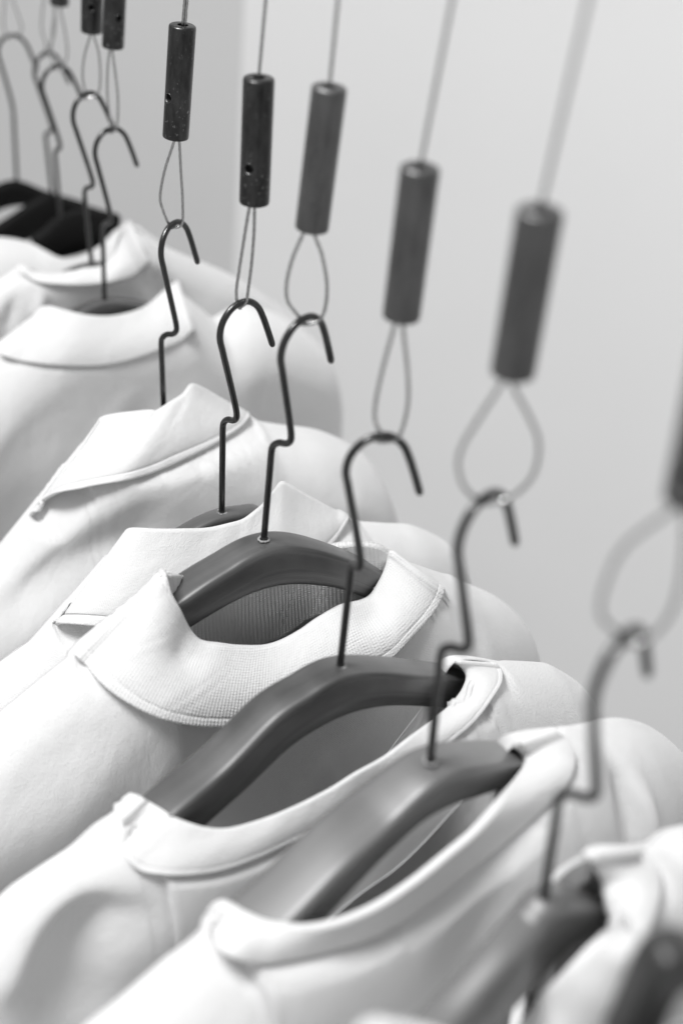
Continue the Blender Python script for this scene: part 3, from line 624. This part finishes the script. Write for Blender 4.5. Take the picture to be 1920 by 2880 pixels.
for key, (gt, gb, ls, rs_, ce, hole) in CAB.items():
    _, W = hook_world(key); apex = W[16]
    fr = Frame(apex-np.array([0, 0, CZ]), 8)          # the vertical plane of this cable
    r = thing('hanging_cable', clab[key], 'cable', apex, CG)
    top = fr.px(*gt); bot = fr.px(*gb); ax = top-bot; Lg = np.linalg.norm(ax); ax /= Lg
    R = .0069
    X = np.cross(ax, fr.n); X /= np.linalg.norm(X); Y = np.cross(X, ax)
    if Y @ fr.n < 0: Y = -Y                           # Y faces the camera side
    prof = [(.0, .0026), (.0004, R-.0010), (.0008, R-.0002), (.0016, R)]
    K = 64; NR = 60
    V = []; Fc = []; zs = []
    for z, rr in [(.004, .0016), (0, .0026)]+prof[1:]: zs.append((z, rr))
    for q in np.linspace(.003, Lg-.003, NR): zs.append((q, R))
    for z, rr in [(Lg-.0016, R), (Lg-.0008, R-.0002), (Lg-.0003, R-.0009), (Lg-.0003, .0028), (Lg-.0045, .0024)]: zs.append((z, rr))
    for z, rr in zs:
        for k in range(K):
            a = 2*math.pi*k/K; V.append(bot+ax*z+rr*(math.cos(a)*X+math.sin(a)*Y))
    for i in range(len(zs)-1):
        for k in range(K):
            k2 = (k+1) % K; Fc.append((i*K+k, i*K+k2, (i+1)*K+k2, (i+1)*K+k))
    Fc.append(tuple(range(K))); Fc.append(tuple((len(zs)-1)*K+k for k in range(K))[::-1])
    gm = M['grip_worn'] if key in ('c', 'd', 'b', 'a4') else M['grip_grey'] if key in ('e', 'f', 'g', 'h') else M['grip']
    g = mesh_obj('grip', V, Fc, gm, r)
    g.modifiers.new('edge', 'EDGE_SPLIT').split_angle = math.radians(50)
    if hole:
        q, ang = hole; ang = math.radians(90+ang); c0 = top-ax*q*Lg
        d = -math.cos(ang)*(-X if (X @ RGT) > 0 else X)*1.0+math.sin(ang)*Y
        d = (math.cos(ang)*(-(X if (X @ RGT) > 0 else -X))) + math.sin(ang)*Y; d /= np.linalg.norm(d)
        # threaded hole: a dark well with a bright chamfer ring, cut through the grip by a boolean
        def drill(nm, rad, depth0, depth1, mat, seg=28):
            A = np.cross(d, ax); A /= np.linalg.norm(A); VV = []; FF = []
            for t_, rr in ((depth0, rad), (depth1, rad)):
                for k in range(seg):
                    a = 2*math.pi*k/seg; VV.append(c0+d*t_+rr*(math.cos(a)*A+math.sin(a)*ax))
            for k in range(seg):
                k2 = (k+1) % seg; FF.append((k, k2, seg+k2, seg+k))
            FF.append(tuple(range(seg))[::-1]); FF.append(tuple(seg+k for k in range(seg)))
            return VV, FF
        # chamfer ring lying round the mouth
        A = np.cross(d, ax); A /= np.linalg.norm(A); VV = []; FF = []; seg = 32; rings = [(.00265, 2.0), (.00255, .00022), (.00225, .0001), (.00195, -.0009), (.00195, -.0032), (.0, -.0032)]
        for rr, off in rings:
            for k in range(seg):
                a = 2*math.pi*k/seg; p_ = rr*(math.cos(a)*A+math.sin(a)*ax)
                side = p_ @ A; surf = math.sqrt(R*R-side*side)
                h_ = surf+(.00005 if off == 2.0 else off) if off > -.0005 else R+off-.0003
                VV.append(c0+d*h_+p_)
        for i in range(len(rings)-1):
            for k in range(seg):
                k2 = (k+1) % seg; FF.append((i*seg+k, i*seg+k2, (i+1)*seg+k2, (i+1)*seg+k))
        # cutter removed after use: faces of the grip inside the hole are deleted directly
        import bmesh
        bm = bmesh.new(); bm.from_mesh(g.data); off_ = np.array(r.location)
        dead = []
        for f_ in bm.faces:
            c_ = np.array(f_.calc_center_median())+off_-c0
            if c_ @ d > 0 and np.linalg.norm(c_-d*(c_ @ d)) < .00225 and len(f_.verts) == 4: dead.append(f_)
        bmesh.ops.delete(bm, geom=dead, context='FACES'); bm.to_mesh(g.data); bm.free()
        hole_o = mesh_obj('screw_hole', VV, FF, M['grip'], g)
        hole_o.matrix_parent_inverse = Matrix.Identity(4)
        # parent's location is inherited from the root: keep mesh in root space
        for v_ in hole_o.data.vertices: v_.co = Vector(v_.co)-Vector(r.location)
        hole_o.data.materials.append(M['hole'])
        for p_ in hole_o.data.polygons:
            if p_.index >= 3*seg: p_.material_index = 1
    # loop: down one side, under the hook wire, up the other
    nfr = fr
    u_ap = apex-np.array([0, 0, .0017+.0007])
    pts = [bot+ax*.004-X*0]
    Lp = [nfr.px(x, y) for x, y in ls]; Rp = [nfr.px(x, y) for x, y in rs_][::-1]
    path = [bot+ax*.006+(Lp[0]-bot)*.5]+Lp+[u_ap]+Rp+[bot+ax*.006+(Rp[-1]-bot)*.5]
    # let the loop sides open towards and away from the viewer a little, as a real strand around a wire does
    pp = cr3(path, 320)
    sweep('loop', pp, .00070, M['steel'], r, sides=18, strands=6, cap=False)
    e1 = fr.px(*ce); dirc = (e1-top); dirc /= np.linalg.norm(dirc)
    A_ = top-ax*.004; end = top+dirc*.75
    sweep('cable', cr3([A_, top+dirc*.01, top+dirc*.3, end], 700), .00070, M['steel'], r, sides=12, strands=6, cap=False)
    if key == 'c':
        off2 = RGT*.0013
        sweep('cable', cr3([A_+off2, top+off2+dirc*.01, top+off2+dirc*.3, end+off2], 500), .00070, M['steel'], r, sides=12, strands=6, cap=False)

# ------------------------------------------------------------------ walls
def quad(name, pts, mat):
    c = np.mean(pts, axis=0); o = mesh_obj(name, np.array(pts)-c, [(0, 1, 2, 3)], mat, smooth=False); o.location = tuple(c); o['kind'] = 'structure'; return o
def ground_hit(x, y, dist):
    r_ = ray(x, y); return CAM + r_*dist/np.linalg.norm(r_)
cor = ground_hit(668, 500, 1.75)      # corner line passes here
aL, aR = math.radians(168), math.radians(-8)
dl = np.array([math.cos(aL), math.sin(aL), 0]); dr = np.array([math.cos(aR), math.sin(aR), 0])
def wallpanel(name, p, d, ln, mat):
    a = p.copy(); a[2] = 0; b = a+d*ln
    return quad(name, [a, b, b+np.array([0, 0, 3.2]), a+np.array([0, 0, 3.2])], mat)
wallpanel('wall', cor, dr, 3.5, M['wall'])
wallpanel('wall', cor, dl, 3.0, M['wall_shaded'])

# ------------------------------------------------------------------ light
def area(name, loc, target, size, power, sy=None):
    l = bpy.data.lights.new(name, 'AREA'); l.energy = power; l.size = size; l.shape = 'RECTANGLE' if sy else 'SQUARE'
    if sy: l.size_y = sy
    o = bpy.data.objects.new(name, l); COL.objects.link(o); o.location = loc
    d = Vector(target)-Vector(loc); o.rotation_euler = d.to_track_quat('-Z', 'Y').to_euler(); return o
T0 = (0, .55, 1.4)
area('key_light', (-.6, .22, 2.95), T0, .5, 28)
wl = area('added_wall_fill', (1.0, .95, 2.7), (.7, 1.62, .6), .9, 3.0); wl.data.spread = math.radians(68)  # added lamp out of view, only there to brighten the right wall
w = bpy.data.worlds.new('World'); S.world = w; w.use_nodes = True
w.node_tree.nodes['Background'].inputs[0].default_value = (1, 1, 1, 1); w.node_tree.nodes['Background'].inputs[1].default_value = .42

S.view_settings.view_transform = 'Standard'; S.view_settings.look = 'None'; S.view_settings.exposure = 0; S.view_settings.gamma = 1
S.view_settings.use_curve_mapping = False
